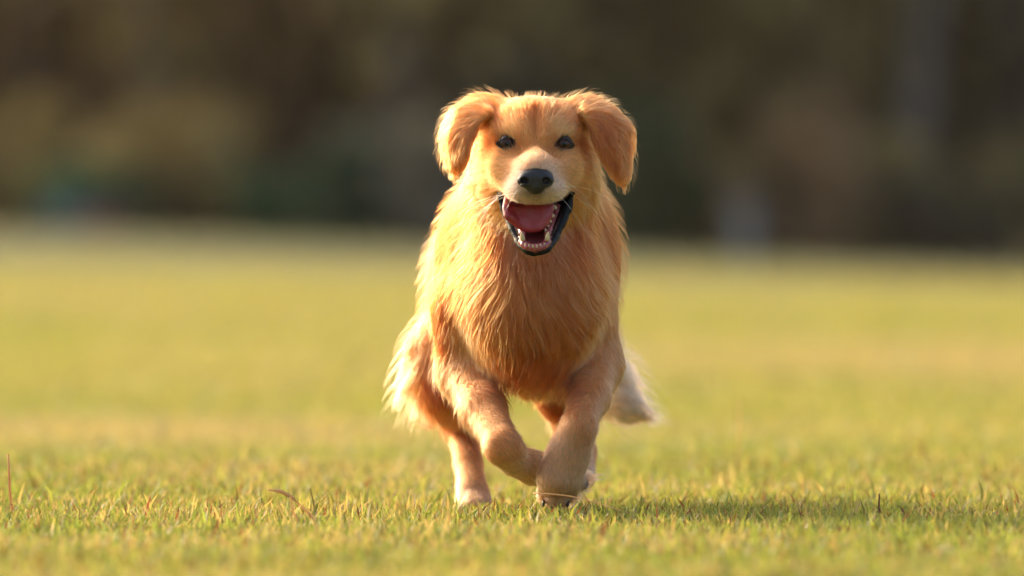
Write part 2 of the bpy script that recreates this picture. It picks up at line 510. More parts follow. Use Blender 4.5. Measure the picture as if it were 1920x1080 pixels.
# two small bags left at the wood's edge
def bag(px, d, w, h, col, label):
    x = (px - 960) * (CAM_D + d) / CAM_D / PXM
    z0 = float(ground_z(np.array([x]), np.array([d]))[0])
    root = empty("bag", (x, d, z0)); tag(root, label, "bag", "bags left at the wood's edge")
    f = fine_field(np.array([x - w, d - w, z0 - 0.05]), np.array([x + w, d + w, z0 + h * 1.6]), 0.02)
    f.ell(np.array([x, d, z0 + h * 0.42]), (w * 0.5, w * 0.32, h * 0.44), 0.03)
    f.ell(np.array([x, d - w * 0.2, z0 + h * 0.3]), (w * 0.34, w * 0.2, h * 0.24), 0.02)
    v, q = f.skin()
    np_mesh("pouch", v, q, mat_plain("canvas", col, 0.8, 0.2, 0.4, 60), root)
    v, q, t = tube(spline([[x - w * .25, d, z0 + h * .75], [x - w * .12, d, z0 + h * 1.1], [x + w * .12, d, z0 + h * 1.1], [x + w * .25, d, z0 + h * .75]], 14), 0.018, 7)
    np_mesh("handle", v, [q, t], mat_plain("strap", tuple(c * 0.6 for c in col), 0.8, 0.2), root)
BAGS = [(130, 102.6, .62, .34, tuple(lin((74, 92, 98))), "blurred teal bag on the grass by the dark green bush"),
        (200, 102.4, .42, .32, tuple(lin((122, 80, 74))), "blurred red bag right of the teal one")]

# ================================================================== THE DOG
class Field:
    """a sampled distance field on an uneven grid; shapes are blended in, then skinned with surface nets"""
    def __init__(self, xs, ys, zs):
        self.ax = [np.asarray(a, dtype=np.float32) for a in (xs, ys, zs)]
        self.F = np.full([len(a) for a in self.ax], 0.25, dtype=np.float32)
    def box(self, lo, hi):
        s = []
        for a, l, h in zip(self.ax, lo, hi):
            i = max(0, np.searchsorted(a, l) - 1); j = min(len(a), np.searchsorted(a, h) + 1)
            s.append(slice(i, j))
        g = np.meshgrid(*[a[q] for a, q in zip(self.ax, s)], indexing='ij')
        return tuple(s), np.stack(g, -1)
    def blend(self, s, d, k, op):
        A = self.F[s]
        if op == 'cut':
            d = -d
            h = np.clip(0.5 - 0.5 * (A - d) / k, 0, 1) if k else (A < d)
            self.F[s] = A + (d - A) * h + k * h * (1 - h)
        else:
            h = np.clip(0.5 + 0.5 * (A - d) / k, 0, 1)
            self.F[s] = A + (d - A) * h - k * h * (1 - h)
    def ell(self, c, r, k=0.02, rot=None, op='add', pad=0.09):
        c = np.asarray(c); r = np.asarray(r, dtype=np.float64)
        R = r.max() + pad
        s, p = self.box(c - R, c + R)
        q = p - c
        if rot is not None:
            q = q @ rot
        k0 = np.sqrt(((q / r) ** 2).sum(-1)); k1 = np.sqrt(((q / (r * r)) ** 2).sum(-1)) + 1e-9
        self.blend(s, (k0 * (k0 - 1) / k1).astype(np.float32), k, op)
    def cap(self, a, b, ra, rb, k=0.02, op='add', pad=0.09):
        a = np.asarray(a); b = np.asarray(b); R = max(ra, rb) + pad
        s, p = self.box(np.minimum(a, b) - R, np.maximum(a, b) + R)
        ab = b - a
        t = np.clip(((p - a) @ ab) / (ab @ ab), 0, 1)
        d = np.linalg.norm(p - a - t[..., None] * ab, axis=-1) - (ra + (rb - ra) * t)
        self.blend(s, d.astype(np.float32), k, op)
    def chain(self, pts, radii, k=0.02, op='add'):
        for i in range(len(pts) - 1):
            self.cap(pts[i], pts[i + 1], radii[i], radii[i + 1], k, op)
    def sheet(self, grid, th, k=0.01):
        g = np.asarray(grid)
        lo = g.reshape(-1, 3).min(0) - 0.06; hi = g.reshape(-1, 3).max(0) + 0.06
        s, p = self.box(lo, hi)
        sh = p.shape[:-1]; p = p.reshape(-1, 3)
        best = np.full(len(p), 9.0)
        for i in range(g.shape[0] - 1):
            for j in range(g.shape[1] - 1):
                for tri in ((g[i, j], g[i + 1, j], g[i + 1, j + 1]), (g[i, j], g[i + 1, j + 1], g[i, j + 1])):
                    best = np.minimum(best, tri_dist(p, *tri))
        self.blend(s, (best - th).reshape(sh).astype(np.float32), k, 'add')
    def sample(self, p):
        idx = []; fr = []
        for i, a in enumerate(self.ax):
            x = np.clip(p[:, i], a[0], a[-1] - 1e-6)
            j = np.clip(np.searchsorted(a, x, side='right') - 1, 0, len(a) - 2)
            idx.append(j); fr.append((x - a[j]) / (a[j + 1] - a[j]))
        F = self.F; i, j, k = idx; u, v, w = fr
        c00 = F[i, j, k] * (1 - u) + F[i + 1, j, k] * u
        c10 = F[i, j + 1, k] * (1 - u) + F[i + 1, j + 1, k] * u
        c01 = F[i, j, k + 1] * (1 - u) + F[i + 1, j, k + 1] * u
        c11 = F[i, j + 1, k + 1] * (1 - u) + F[i + 1, j + 1, k + 1] * u
        return (c00 * (1 - v) + c10 * v) * (1 - w) + (c01 * (1 - v) + c11 * v) * w
    def grad(self, p, h=0.003):
        g = np.stack([self.sample(p + np.eye(3)[i] * h) - self.sample(p - np.eye(3)[i] * h) for i in range(3)], -1)
        return g / (np.linalg.norm(g, axis=1, keepdims=True) + 1e-9)
    def skin(self):
        F = self.F; ins = F < 0
        nx, ny, nz = F.shape
        cnt = sum(ins[a:nx - 1 + a, b:ny - 1 + b, c:nz - 1 + c].astype(np.int8) for a in (0, 1) for b in (0, 1) for c in (0, 1))
        act = np.argwhere((cnt > 0) & (cnt < 8))
        vid = np.full((nx - 1, ny - 1, nz - 1), -1, dtype=np.int64)
        vid[act[:, 0], act[:, 1], act[:, 2]] = np.arange(len(act))
        acc = np.zeros((len(act), 3)); num = np.zeros(len(act))
        cor = [(a, b, c) for a in (0, 1) for b in (0, 1) for c in (0, 1)]
        def val(o): return F[act[:, 0] + o[0], act[:, 1] + o[1], act[:, 2] + o[2]]
        def pos(o): return np.stack([self.ax[i][act[:, i] + o[i]] for i in range(3)], -1)
        for a in cor:
            for i in range(3):
                if a[i] == 0:
                    b = tuple(1 if q == i else a[q] for q in range(3))
                    fa, fb = val(a), val(b)
                    m = (fa < 0) != (fb < 0)
                    t = np.where(m, fa / np.where(m, fa - fb, 1), 0)
                    pa, pb = pos(a), pos(b)
                    acc += np.where(m[:, None], pa + (pb - pa) * t[:, None], 0); num += m
        V = acc / num[:, None]
        Q = []
        for i in range(3):
            sl0 = [slice(None)] * 3; sl1 = [slice(None)] * 3
            sl0[i] = slice(0, -1); sl1[i] = slice(1, None)
            A, B = ins[tuple(sl0)], ins[tuple(sl1)]
            e = np.argwhere(A != B)
            j, k = [(1, 2), (2, 0), (0, 1)][i]
            ok = (e[:, j] > 0) & (e[:, k] > 0) & (e[:, j] < F.shape[j] - 1) & (e[:, k] < F.shape[k] - 1)
            e = e[ok]
            def cell(dj, dk):
                q = e.copy(); q[:, j] -= dj; q[:, k] -= dk
                return vid[q[:, 0], q[:, 1], q[:, 2]]
            quad = np.stack([cell(1, 1), cell(0, 1), cell(0, 0), cell(1, 0)], -1)
            flip = ~A[e[:, 0], e[:, 1], e[:, 2]]
            quad[flip] = quad[flip][:, ::-1]
            Q.append(quad)
        return V, np.concatenate(Q)

def tri_dist(p, a, b, c):
    n = np.cross(b - a, c - a); n /= np.linalg.norm(n) + 1e-12
    def seg(u, v):
        w = v - u
        t = np.clip((p - u) @ w / (w @ w + 1e-12), 0, 1)
        return np.linalg.norm(p - u - t[:, None] * w, axis=1)
    d = np.minimum(np.minimum(seg(a, b), seg(b, c)), seg(c, a))
    inside = ((p - a) @ np.cross(n, b - a) > 0) & ((p - b) @ np.cross(n, c - b) > 0) & ((p - c) @ np.cross(n, a - c) > 0)
    return np.where(inside, np.abs((p - a) @ n), d)

def axis(segs):
    out = []
    for lo, hi, st in segs:
        out.append(np.arange(lo, hi - st * 0.3, st))
    return np.concatenate(out)

def fine_field(lo, hi, st):
    return Field(np.arange(lo[0], hi[0], st), np.arange(lo[1], hi[1], st), np.arange(lo[2], hi[2], st))

def rot_to(zdir, xhint=(1, 0, 0)):
    z = np.asarray(zdir, dtype=float); z /= np.linalg.norm(z)
    x = np.asarray(xhint, dtype=float); x -= z * (x @ z); x /= np.linalg.norm(x)
    return np.stack([x, np.cross(z, x), z], -1)

dog = empty("dog", (0.02, 0.3, -0.01))
tag(dog, "golden retriever bounding towards the camera over mown grass, mouth open", "dog")

B = Field(axis([(-0.30, -0.15, 0.006), (-0.15, 0.18, 0.003), (0.18, 0.31, 0.006)]),
          axis([(-0.15, 0.16, 0.003), (0.16, 1.24, 0.008)]),
          axis([(-0.03, 0.33, 0.006), (0.33, 0.62, 0.003)]))
CX = 1004
# --- trunk
B.ell(P(984, 535, 0.30), (0.096, 0.22, 0.122), 0.04)
B.ell(P(1000, 565, 0.14), (0.080, 0.095, 0.104), 0.05)
B.ell(P(995, 625, 0.17), (0.075, 0.09, 0.065), 0.04)
B.ell(P(962, 515, 0.52), (0.100, 0.24, 0.118), 0.05)
B.ell(P(956, 500, 0.76), (0.096, 0.17, 0.115), 0.05)
# --- neck and shoulders
B.cap(P(1004, 310, 0.10), P(992, 440, 0.24), 0.074, 0.106, 0.04)
B.cap(P(1003, 400, 0.10), P(1000, 540, 0.13), 0.062, 0.085, 0.04)
B.ell(P(898, 520, 0.27), (0.050, 0.10, 0.112), 0.045)
B.ell(P(1080, 520, 0.27), (0.048, 0.10, 0.115), 0.045)
# --- foreleg on the picture's left, folded at the wrist
B.chain([P(872, 580, 0.20), P(874, 690, 0.22)], [0.044, 0.035], 0.03)
B.chain([P(874, 690, 0.22), P(905, 764, 0.13), P(938, 824, 0.050)], [0.035, 0.0250, 0.0210], 0.018)
B.chain([P(942, 836, 0.040), P(966, 864, 0.085), P(1000, 876, 0.13)], [0.0250, 0.0185, 0.0215], 0.004)
for i, (dx, dz) in enumerate(((-16, 18), (-2, 22), (12, 18), (24, 8))):
    B.cap(P(1002 + dx * 0.7, 874 + dz * 0.3, 0.13), P(1014 + dx, 878 + dz * 0.6, 0.175), 0.014, 0.011, 0.008)
# --- foreleg on the picture's right, wrist bent and paw hanging
B.chain([P(1084, 575, 0.20), P(1112, 680, 0.21)], [0.044, 0.035], 0.03)
B.chain([P(1112, 680, 0.21), P(1104, 742, 0.12), P(1088, 792, 0.048)], [0.035, 0.0240, 0.0200], 0.018)
B.chain([P(1084, 803, 0.042), P(1066, 850, 0.055), P(1048, 893, 0.060)], [0.0235, 0.0260, 0.0290], 0.008)
for i, (x0, x1) in enumerate(((1027, 1021), (1042, 1036), (1057, 1051), (1071, 1066))):
    B.cap(P(x0, 897, 0.055), P(x1, 941 if i in (1, 2) else 931, 0.062 if i in (1, 2) else 0.072), 0.0108, 0.0092, 0.002)
B.ell(P(1082, 898, 0.085), (0.012, 0.012, 0.012), 0.008)
# --- hind legs
B.chain([P(912, 500, 0.76), P(856, 640, 0.62)], [0.060, 0.044], 0.05)
B.chain([P(856, 640, 0.60), P(852, 730, 0.60), P(866, 800, 0.68)], [0.044, 0.034, 0.021], 0.03)
B.chain([P(866, 800, 0.68), P(878, 870, 0.60), P(886, 922, 0.54)], [0.020, 0.0165, 0.020], 0.012)
for dx in (-19, -6, 7, 20):
    B.cap(P(886 + dx * 0.7, 922, 0.54), P(889 + dx, 948, 0.49 if abs(dx) < 10 else 0.505), 0.0115, 0.0100, 0.003)
B.chain([P(1026, 500, 0.76), P(1074, 640, 0.64)], [0.062, 0.046], 0.05)
B.chain([P(1078, 640, 0.62), P(1072, 730, 0.64), P(1076, 800, 0.76)], [0.046, 0.042, 0.026], 0.03)
B.chain([P(1078, 800, 0.76), P(1085, 850, 0.70), P(1082, 880, 0.66)], [0.024, 0.021, 0.023], 0.012)
for dx in (-19, -6, 7, 20):
    B.cap(P(1082 + dx * 0.7, 880, 0.66), P(1080 + dx, 898, 0.63), 0.012, 0.0105, 0.006)
# --- tail, swung out to the picture's right
TAIL = [P(975, 440, 0.92), P(1010, 520, 1.04), P(1070, 640, 1.10), P(1130, 730, 1.08), P(1168, 768, 1.04)]
B.chain(TAIL, [0.034, 0.027, 0.022, 0.015, 0.009], 0.02)
# --- skull
B.ell(P(CX, 268, 0.075), (0.066, 0.080, 0.050), 0.025)
B.ell(P(CX, 228, 0.045), (0.050, 0.045, 0.026), 0.025)
for s in (-1, 1):
    B.ell(P(CX + s * 60, 322, 0.065), (0.033, 0.048, 0.048), 0.03)
    B.ell(P(CX + s * 42, 246, 0.015), (0.024, 0.019, 0.013), 0.018)
    B.ell(P(CX + s * 82, 218, 0.085), (0.022, 0.032, 0.022), 0.02)
# --- lower jaw, then the open mouth cut into it
B.cap(P(CX, 352, 0.060), P(1003, 450, -0.028), 0.058, 0.0195, 0.015)
def cavity(f, grow=0.0, k=0.006):
    a, b = P(CX, 360, 0.0), P(1003, 446, 0.0)
    s, p = f.box((-0.08, -0.15, 0.3), (0.12, 0.075, 0.46))
    ab = (b - a)[[0, 2]]
    q = p[..., [0, 2]] - a[[0, 2]]
    t = np.clip(q @ ab / (ab @ ab), 0, 1)
    d = np.linalg.norm(q - t[..., None] * ab, axis=-1) - (0.0480 + grow + (0.0160 - 0.0480) * t)
    d = np.maximum(d, p[..., 1] - 0.045)
    f.blend(s, d.astype(np.float32), k, 'cut')
cavity(B)
# --- upper jaw and muzzle
B.cap(P(CX, 296, 0.02), P(CX, 338, -0.062), 0.041, 0.0290, 0.024)
B.ell(P(CX, 318, -0.045), (0.026, 0.05, 0.022), 0.02)
B.ell(P(CX, 272, 0.012), (0.034, 0.034, 0.026), 0.025)
for s in (-1, 1):
    B.ell(P(CX + s * 25, 353, -0.045), (0.0225, 0.040, 0.0170), 0.012)
    B.ell(P(CX + s * 44, 318, 0.0), (0.028, 0.046, 0.027), 0.022)
# --- ears
EAR_A = [[(918, 205, .030), (903, 190, .070), (895, 187, .100)],
         [(896, 222, .014), (866, 206, .040), (852, 206, .080)],
         [(876, 258, -.004), (850, 245, .012), (836, 241, .055)],
         [(870, 290, -.006), (851, 284, .008), (838, 284, .040)],
         [(864, 304, .000), (853, 308, .006), (846, 304, .026)]]
EAR_B = [[(1092, 205, .030), (1100, 190, .070), (1106, 184, .100)],
         [(1113, 232, .020), (1140, 212, .038), (1150, 205, .070)],
         [(1124, 268, .018), (1152, 250, .025), (1178, 240, .050)],
         [(1141, 302, .024), (1160, 292, .025), (1175, 285, .045)],
         [(1162, 328, .030), (1168, 330, .030), (1172, 322, .040)]]
for E in (EAR_A, EAR_B):
    B.sheet([[P(q[0], q[1] + 6, q[2]) for q in row] for row in E], 0.0045, 0.007)

def front(px, py, d0=-0.14):
    """depth at which the sight line through a photo point meets the dog"""
    d = np.linspace(d0, 0.3, 900)
    p = np.stack([P(px, py, q) for q in d])
    v = B.sample(p)
    return d[np.argmax(v < 0)]

B.cap(P(CX, 200, front(CX, 200) - 0.006), P(CX, 262, front(CX, 262) - 0.005), 0.006, 0.007, 0.010, op='cut')
for px, py in ((962, 274), (1046, 275)):
    B.ell(P(px, py, front(px, py) - 0.0160), (0.020, 0.0175, 0.015), 0.018, op='cut')
EYES = []
for px, py in ((951, 270), (1057, 271)):
    d = front(px, py)
    c = P(px, py, d + 0.0100)
    EYES.append(c)
    B.ell(c, (0.0118, 0.0130, 0.0080), 0.004, op='cut')

verts, quads = B.skin()
# a light smoothing pass
def smooth(verts, quads, it=2, lam=0.5):
    e = np.concatenate([quads[:, [0, 1]], quads[:, [1, 2]], quads[:, [2, 3]], quads[:, [3, 0]]])
    for _ in range(it):
        acc = np.zeros_like(verts); n = np.zeros(len(verts))
        for a, b in ((0, 1), (1, 0)):
            for i in range(3):
                acc[:, i] += np.bincount(e[:, a], verts[e[:, b], i], len(verts))
            n += np.bincount(e[:, a], minlength=len(verts))
        verts = verts + lam * (acc / np.maximum(n, 1)[:, None] - verts)
    return verts
verts = smooth(verts, quads, 2)

# ------------------------------------------------------------------ coat guides: place, lie of the hair, length (mm), lift, colour, region
C = {k: lin(v) for k, v in dict(
    muzzle=(240, 214, 190), bridge=(232, 186, 134), grey=(170, 156, 142), eye_dark=(164, 108, 62), face=(224, 164, 100), gold=(212, 150, 88), brow=(236, 188, 128),
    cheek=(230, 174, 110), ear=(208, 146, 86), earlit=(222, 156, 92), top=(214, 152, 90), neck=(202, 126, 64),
    chest=(212, 146, 82), deep=(204, 134, 72), side=(200, 120, 60), shoulder=(214, 150, 92), leg=(222, 168, 114),
    paw=(226, 188, 146), hind=(208, 150, 98), rust=(186, 108, 54), cream=(236, 202, 156), feather=(230, 184, 130), chin=(246, 232, 212)).items()}
G = []
def g(px, py, d, v, ln, lift, col, reg, clump=0.4):
    v = np.array([v[0], v[2], -v[1]], dtype=float)
    G.append((P(px, py, d), v / np.linalg.norm(v), ln / 1000.0, lift, C[col], reg, clump))
def g2(px, py, d, v, ln, lift, col, reg, clump=0.4):
    g(px, py, d, v, ln, lift, col, reg, clump)
    g(2 * CX - px, py, d, (-v[0], v[1], v[2]), ln, lift, col, reg, clump)
H = "head_fur"
g(CX, 310, -.078, (0, -1, .5), 4, .2, 'bridge', H, .1)
g(CX, 302, -.06, (0, -1, .5), 5, .2, 'face', H, .1)
g(CX, 292, -.04, (0, -1, .5), 6, .2, 'face', H, .15)
g(CX, 280, -.02, (0, -1, .6), 7, .25, 'face', H, .2)
g2(985, 300, -.04, (-.5, -.8, .6), 6, .2, 'face', H, .2)
g2(960, 320, -.035, (-.9, 0, .8), 6, .2, 'cheek', H, .2)
g(CX, 262, .0, (0, -1, .5), 9, .25, 'face', H, .3)
g(CX, 230, .005, (0, -1, .5), 12, .25, 'gold', H, .35)
g(CX, 200, .03, (0, -.8, .8), 15, .25, 'gold', H, .35)
g(CX, 182, .08, (0, -.2, 1), 20, .35, 'top', H, .4)
g2(965, 195, .05, (-.35, -.8, .7), 18, .3, 'top', H)
g2(930, 186, .085, (-.6, -.6, .5), 24, .4, 'top', H, .5)
g2(988, 340, -.085, (-.8, .5, .5), 4, .2, 'muzzle', H, .1)
g2(972, 328, -.06, (-1, .1, .8), 5, .2, 'bridge', H, .15)
g2(974, 344, -.065, (-1, .2, .8), 5, .2, 'muzzle', H, .15)
g(CX, 368, -.09, (0, 1, .2), 4, .2, 'grey', H, .1)
g2(994, 364, -.088, (-.3, 1, .3), 4, .2, 'grey', H, .1)
g2(969, 274, -.004, (-.5, -.6, .6), 6, .2, 'eye_dark', H, .2)  # darker pigmented fur at the eye corners
g2(935, 271, .022, (-.9, .1, .7), 8, .2, 'eye_dark', H, .2)
g2(950, 284, .004, (-.8, .4, .7), 7, .2, 'face', H, .2)
g2(958, 350, -.03, (-.9, .3, .8), 6, .2, 'bridge', H, .15)
g2(984, 366, -.075, (-.4, .9, .3), 5, .25, 'muzzle', H, .15)
g2(950, 318, -.01, (-.9, .3, .8), 8, .2, 'cheek', H, .25)
g2(965, 292, -.005, (-.8, -.3, .8), 7, .2, 'cheek', H, .25)
g2(980, 262, -.0, (-.3, -1, .5), 8, .2, 'face', H, .3)
g2(958, 246, -.005, (-.6, -.7, .5), 9, .3, 'brow', H, .3)
g2(935, 280, .02, (-.9, .15, .7), 10, .2, 'face', H, .3)
g2(940, 225, .02, (-.6, -.7, .6), 14, .25, 'gold', H, .35)
g2(912, 258, .05, (-.8, .1, .8), 14, .25, 'face', H, .35)
g2(922, 320, .045, (-.8, .5, .6), 15, .25, 'cheek', H, .35)
g2(905, 345, .08, (-.7, .8, .5), 26, .3, 'face', H, .45)
g2(934, 350, .015, (-.8, .5, .6), 10, .2, 'cheek', H, .25)
g2(930, 392, .03, (-.7, .9, .4), 18, .3, 'cheek', H, .4)
g2(955, 440, .0, (-.7, .9, .4), 10, .3, 'chin', H, .3)
g(1003, 478, -.03, (0, 1, .3), 8, .35, 'chin', H, .25)
g2(980, 470, -.02, (-.4, 1, .3), 8, .3, 'chin', H, .25)
E = "ear_fur"
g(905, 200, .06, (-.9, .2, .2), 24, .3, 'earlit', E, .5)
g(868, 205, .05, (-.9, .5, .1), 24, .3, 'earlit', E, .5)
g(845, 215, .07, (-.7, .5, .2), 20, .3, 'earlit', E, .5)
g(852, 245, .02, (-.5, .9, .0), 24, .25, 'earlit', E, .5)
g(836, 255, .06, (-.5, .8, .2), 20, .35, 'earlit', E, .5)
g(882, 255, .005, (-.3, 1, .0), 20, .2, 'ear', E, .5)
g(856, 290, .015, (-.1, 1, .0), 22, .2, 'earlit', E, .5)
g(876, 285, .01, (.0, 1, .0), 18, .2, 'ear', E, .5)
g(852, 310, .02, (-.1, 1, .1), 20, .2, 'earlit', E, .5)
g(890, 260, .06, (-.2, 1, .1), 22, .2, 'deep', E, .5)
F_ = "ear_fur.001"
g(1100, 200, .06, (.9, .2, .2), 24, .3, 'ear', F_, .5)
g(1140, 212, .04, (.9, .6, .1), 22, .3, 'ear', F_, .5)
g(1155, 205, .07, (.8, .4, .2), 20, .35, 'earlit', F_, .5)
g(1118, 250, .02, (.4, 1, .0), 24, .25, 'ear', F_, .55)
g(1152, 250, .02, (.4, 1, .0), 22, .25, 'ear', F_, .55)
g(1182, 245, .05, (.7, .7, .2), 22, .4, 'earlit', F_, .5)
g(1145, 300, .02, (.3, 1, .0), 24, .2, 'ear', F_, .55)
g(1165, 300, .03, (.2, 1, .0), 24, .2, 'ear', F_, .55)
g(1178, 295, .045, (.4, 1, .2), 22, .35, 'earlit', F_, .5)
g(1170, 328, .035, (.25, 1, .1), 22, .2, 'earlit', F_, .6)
N = "neck_fur"
g(868, 350, .12, (-.4, 1, .3), 27, .25, 'neck', N, .16)
g(1140, 360, .12, (.45, 1, .3), 34, .3, 'neck', N, .16)
g(895, 390, .10, (-.5, 1, .2), 48, .3, 'neck', N, .16)
g(1112, 390, .10, (.4, 1, .2), 48, .3, 'neck', N, .16)
g(840, 430, .2, (-.25, 1, .4), 26, .22, 'side', N, .16)
g(1160, 430, .2, (.3, 1, .4), 46, .35, 'neck', N, .16)
g(940, 440, .07, (-.45, 1, .1), 52, .3, 'neck', N, .16)
g(1070, 440, .07, (.45, 1, .1), 52, .3, 'neck', N, .16)
g(1004, 320, .20, (0, -.2, 1), 40, .3, 'top', N, .16)
K = "chest_fur"
g(1003, 510, .05, (-.05, 1, .0), 60, .3, 'chest', K, .17)
g(940, 520, .06, (-.3, 1, .0), 62, .3, 'chest', K, .17)
g(1070, 510, .06, (.5, 1, .0), 62, .3, 'chest', K, .17)
g(890, 520, .12, (-.15, 1, .1), 52, .3, 'neck', K, .7)
g(1120, 520, .12, (.45, 1, .1), 50, .3, 'chest', K, .7)
g(930, 600, .05, (-.05, 1, .0), 64, .3, 'chest', K, .17)
g(1000, 600, .03, (.1, 1, .0), 66, .3, 'chest', K, .17)
g(1070, 600, .05, (.45, 1, .0), 62, .3, 'chest', K, .17)
g(950, 680, .08, (.1, 1, .0), 56, .3, 'deep', K, .17)
g(1000, 680, .07, (.05, 1, .0), 58, .3, 'deep', K, .17)
g(1050, 680, .08, (.1, 1, .0), 50, .3, 'deep', K, .17)
g(990, 730, .16, (0, 1, .2), 40, .3, 'deep', K, .7)
S = "body_fur"; L = "foreleg_fur"; M = "foreleg_fur.001"
g(795, 500, .30, (-.05, 1, .5), 22, .2, 'side', S, .2)
g(800, 590, .32, (.0, 1, .5), 22, .2, 'side', S, .2)
g(1165, 500, .30, (.1, 1, .6), 38, .35, 'shoulder', S, .2)
g(1155, 590, .32, (.05, 1, .5), 36, .3, 'shoulder', S, .2)
g(860, 400, .32, (-.2, .5, .8), 30, .25, 'side', S, .2)
g(1110, 400, .32, (.2, .5, .8), 40, .3, 'side', S, .2)
g(970, 350, .45, (0, -.05, 1), 38, .25, 'top', S, .2)
g(960, 350, .75, (0, .1, 1), 38, .25, 'top', S, .2)
g(800, 500, .60, (-.1, .8, .8), 30, .22, 'side', S, .2)
g(1120, 500, .60, (.1, .8, .8), 40, .3, 'side', S, .2)
g(970, 680, .45, (0, 1, .5), 45, .3, 'rust', S, .2)
g(965, 670, .70, (0, 1, .3), 40, .3, 'rust', S, .2)
g(960, 480, .95, (0, .6, .5), 50, .3, 'side', S, .2)
g(850, 570, .18, (.0, 1, .2), 20, .2, 'side', S, .2)
g(830, 620, .20, (.05, 1, .2), 18, .2, 'side', S, .3)
g(872, 640, .15, (.15, 1, .1), 15, .2, 'leg', L, .35)
g(1130, 570, .18, (.1, 1, .2), 20, .2, 'shoulder', S, .2)
g(1120, 640, .15, (-.05, 1, .1), 14, .2, 'leg', M, .35)
L = "foreleg_fur"
g(880, 710, .18, (.25, 1, -.2), 15, 0.17, 'leg', L, .5)
g(850, 690, .22, (.05, 1, .1), 26, 0.35, 'leg', L, .55)
g(915, 780, .08, (.4, 1, -.3), 11, 0.17, 'leg', L, .5)
g(880, 800, .14, (.05, .9, .1), 24, 0.40, 'leg', L, .6)
g(945, 840, .02, (.5, .8, .0), 10, 0.15, 'leg', L, .45)
g(965, 872, .07, (.8, .5, .5), 11, 0.15, 'paw', L, .45)
g(985, 840, .08, (.9, -.1, .6), 11, 0.22, 'leg', L, .45)
g(1012, 875, .16, (.6, .5, .7), 12, 0.22, 'paw', L, .5)
M = "foreleg_fur.001"
g(1110, 715, .16, (-.25, 1, -.3), 14, 0.17, 'leg', M, .5)
g(1150, 690, .22, (.1, 1, .1), 22, 0.30, 'leg', M, .5)
g(1085, 785, .05, (-.3, 1, -.2), 11, 0.17, 'leg', M, .5)
g(1120, 790, .10, (-.1, 1, .2), 14, 0.22, 'leg', M, .5)
g(1060, 850, .02, (-.3, 1, .0), 11, 0.15, 'paw', M, .45)
g(1100, 850, .07, (-.1, 1, .2), 12, 0.19, 'paw', M, .5)
g(1040, 880, .03, (-.4, 1, .0), 11, 0.19, 'paw', M, .5)
g(1042, 930, .05, (-.1, 1, .1), 4, .10, 'paw', M, .3)
g(1092, 900, .09, (1, .0, .3), 28, 0.50, 'paw', M, .6)
Q_ = "hind_leg_fur"
g(815, 600, .68, (-.4, 1, .3), 27, .25, 'side', Q_, .4)
g(800, 625, .68, (-.6, 1, .3), 46, .7, 'hind', Q_, .5)
g(860, 640, .55, (.0, 1, .0), 26, .25, 'hind', Q_, .5)
g(800, 660, .66, (-1, .8, .25), 66, 1.1, 'feather', Q_, .6)
g(794, 695, .63, (-1, .8, .25), 80, 1.2, 'feather', Q_, .6)
g(806, 735, .64, (-.9, .9, .2), 72, 1.0, 'feather', Q_, .6)
g(850, 690, .50, (.05, 1, .0), 20, .2, 'hind', Q_, .5)
g(830, 730, .58, (.1, 1, .0), 16, .25, 'rust', Q_, .45)
g(815, 770, .65, (-.05, 1, .1), 20, .25, 'rust', Q_, .5)
g(862, 770, .58, (.1, 1, .0), 16, .2, 'hind', Q_, .45)
g(860, 830, .62, (.1, 1, .0), 10, .2, 'hind', Q_, .4)
g(888, 860, .56, (.1, 1, .0), 10, .2, 'leg', Q_, .4)
g(888, 936, .48, (.0, 1, -.1), 5, .12, 'paw', Q_, .35)
R_ = "hind_leg_fur.001"
g(1120, 600, .66, (.3, 1, .3), 34, .3, 'hind', R_, .55)
g(1060, 640, .56, (.0, 1, .0), 26, .25, 'rust', R_, .5)
g(1135, 690, .76, (.5, 1, .2), 60, .35, 'feather', R_, .7)
g(1075, 740, .62, (.0, 1, .0), 14, .2, 'rust', R_, .45)
g(1080, 840, .68, (.0, 1, .0), 10, .2, 'hind', R_, .4)
g(1080, 895, .63, (.0, 1, .0), 9, .2, 'paw', R_, .35)
T = "tail_fur"
g(1000, 490, .98, (.2, .8, .5), 50, .3, 'side', T, .6)
g(1050, 600, 1.08, (.9, .8, .2), 70, .6, 'cream', T, .7)
g(1110, 700, 1.09, (1, .3, .0), 80, .6, 'cream', T, .7)
g(1165, 765, 1.04, (1, .3, -.1), 74, .3, 'cream', T, .75)

GP = np.array([q[0] for q in G], dtype=np.float32)
GV = np.array([q[1] for q in G], dtype=np.float32)
GL = np.array([[q[2] * 1.25 if q[5] == 'head_fur' else q[2] if q[5] in ("tail_fur", "hind_leg_fur") or q[2] < 0.03 else 0.028 + (q[2] - 0.03) * 0.50, q[3] * (0.5 if q[2] > 0.028 and q[5] not in ("tail_fur", "hind_leg_fur") else 0.85), q[6]] for q in G], dtype=np.float32)
GC = np.array([q[4] for q in G], dtype=np.float32)
REG = sorted({q[5] for q in G}); GR = np.array([REG.index(q[5]) for q in G])

def groom(p):
    out = []
    for s in range(0, len(p), 60000):
        q = p[s:s + 60000].astype(np.float32)
        d2 = ((q[:, None] - GP[None]) ** 2).sum(-1)
        w = 1.0 / (d2 + 0.00008) ** 2.2
        reg = GR[np.argmax(w, 1)]
        w /= w.sum(1, keepdims=True)
        out.append((w @ GV, w @ GL, w @ GC, reg))
    return [np.concatenate(a) for a in zip(*out)]

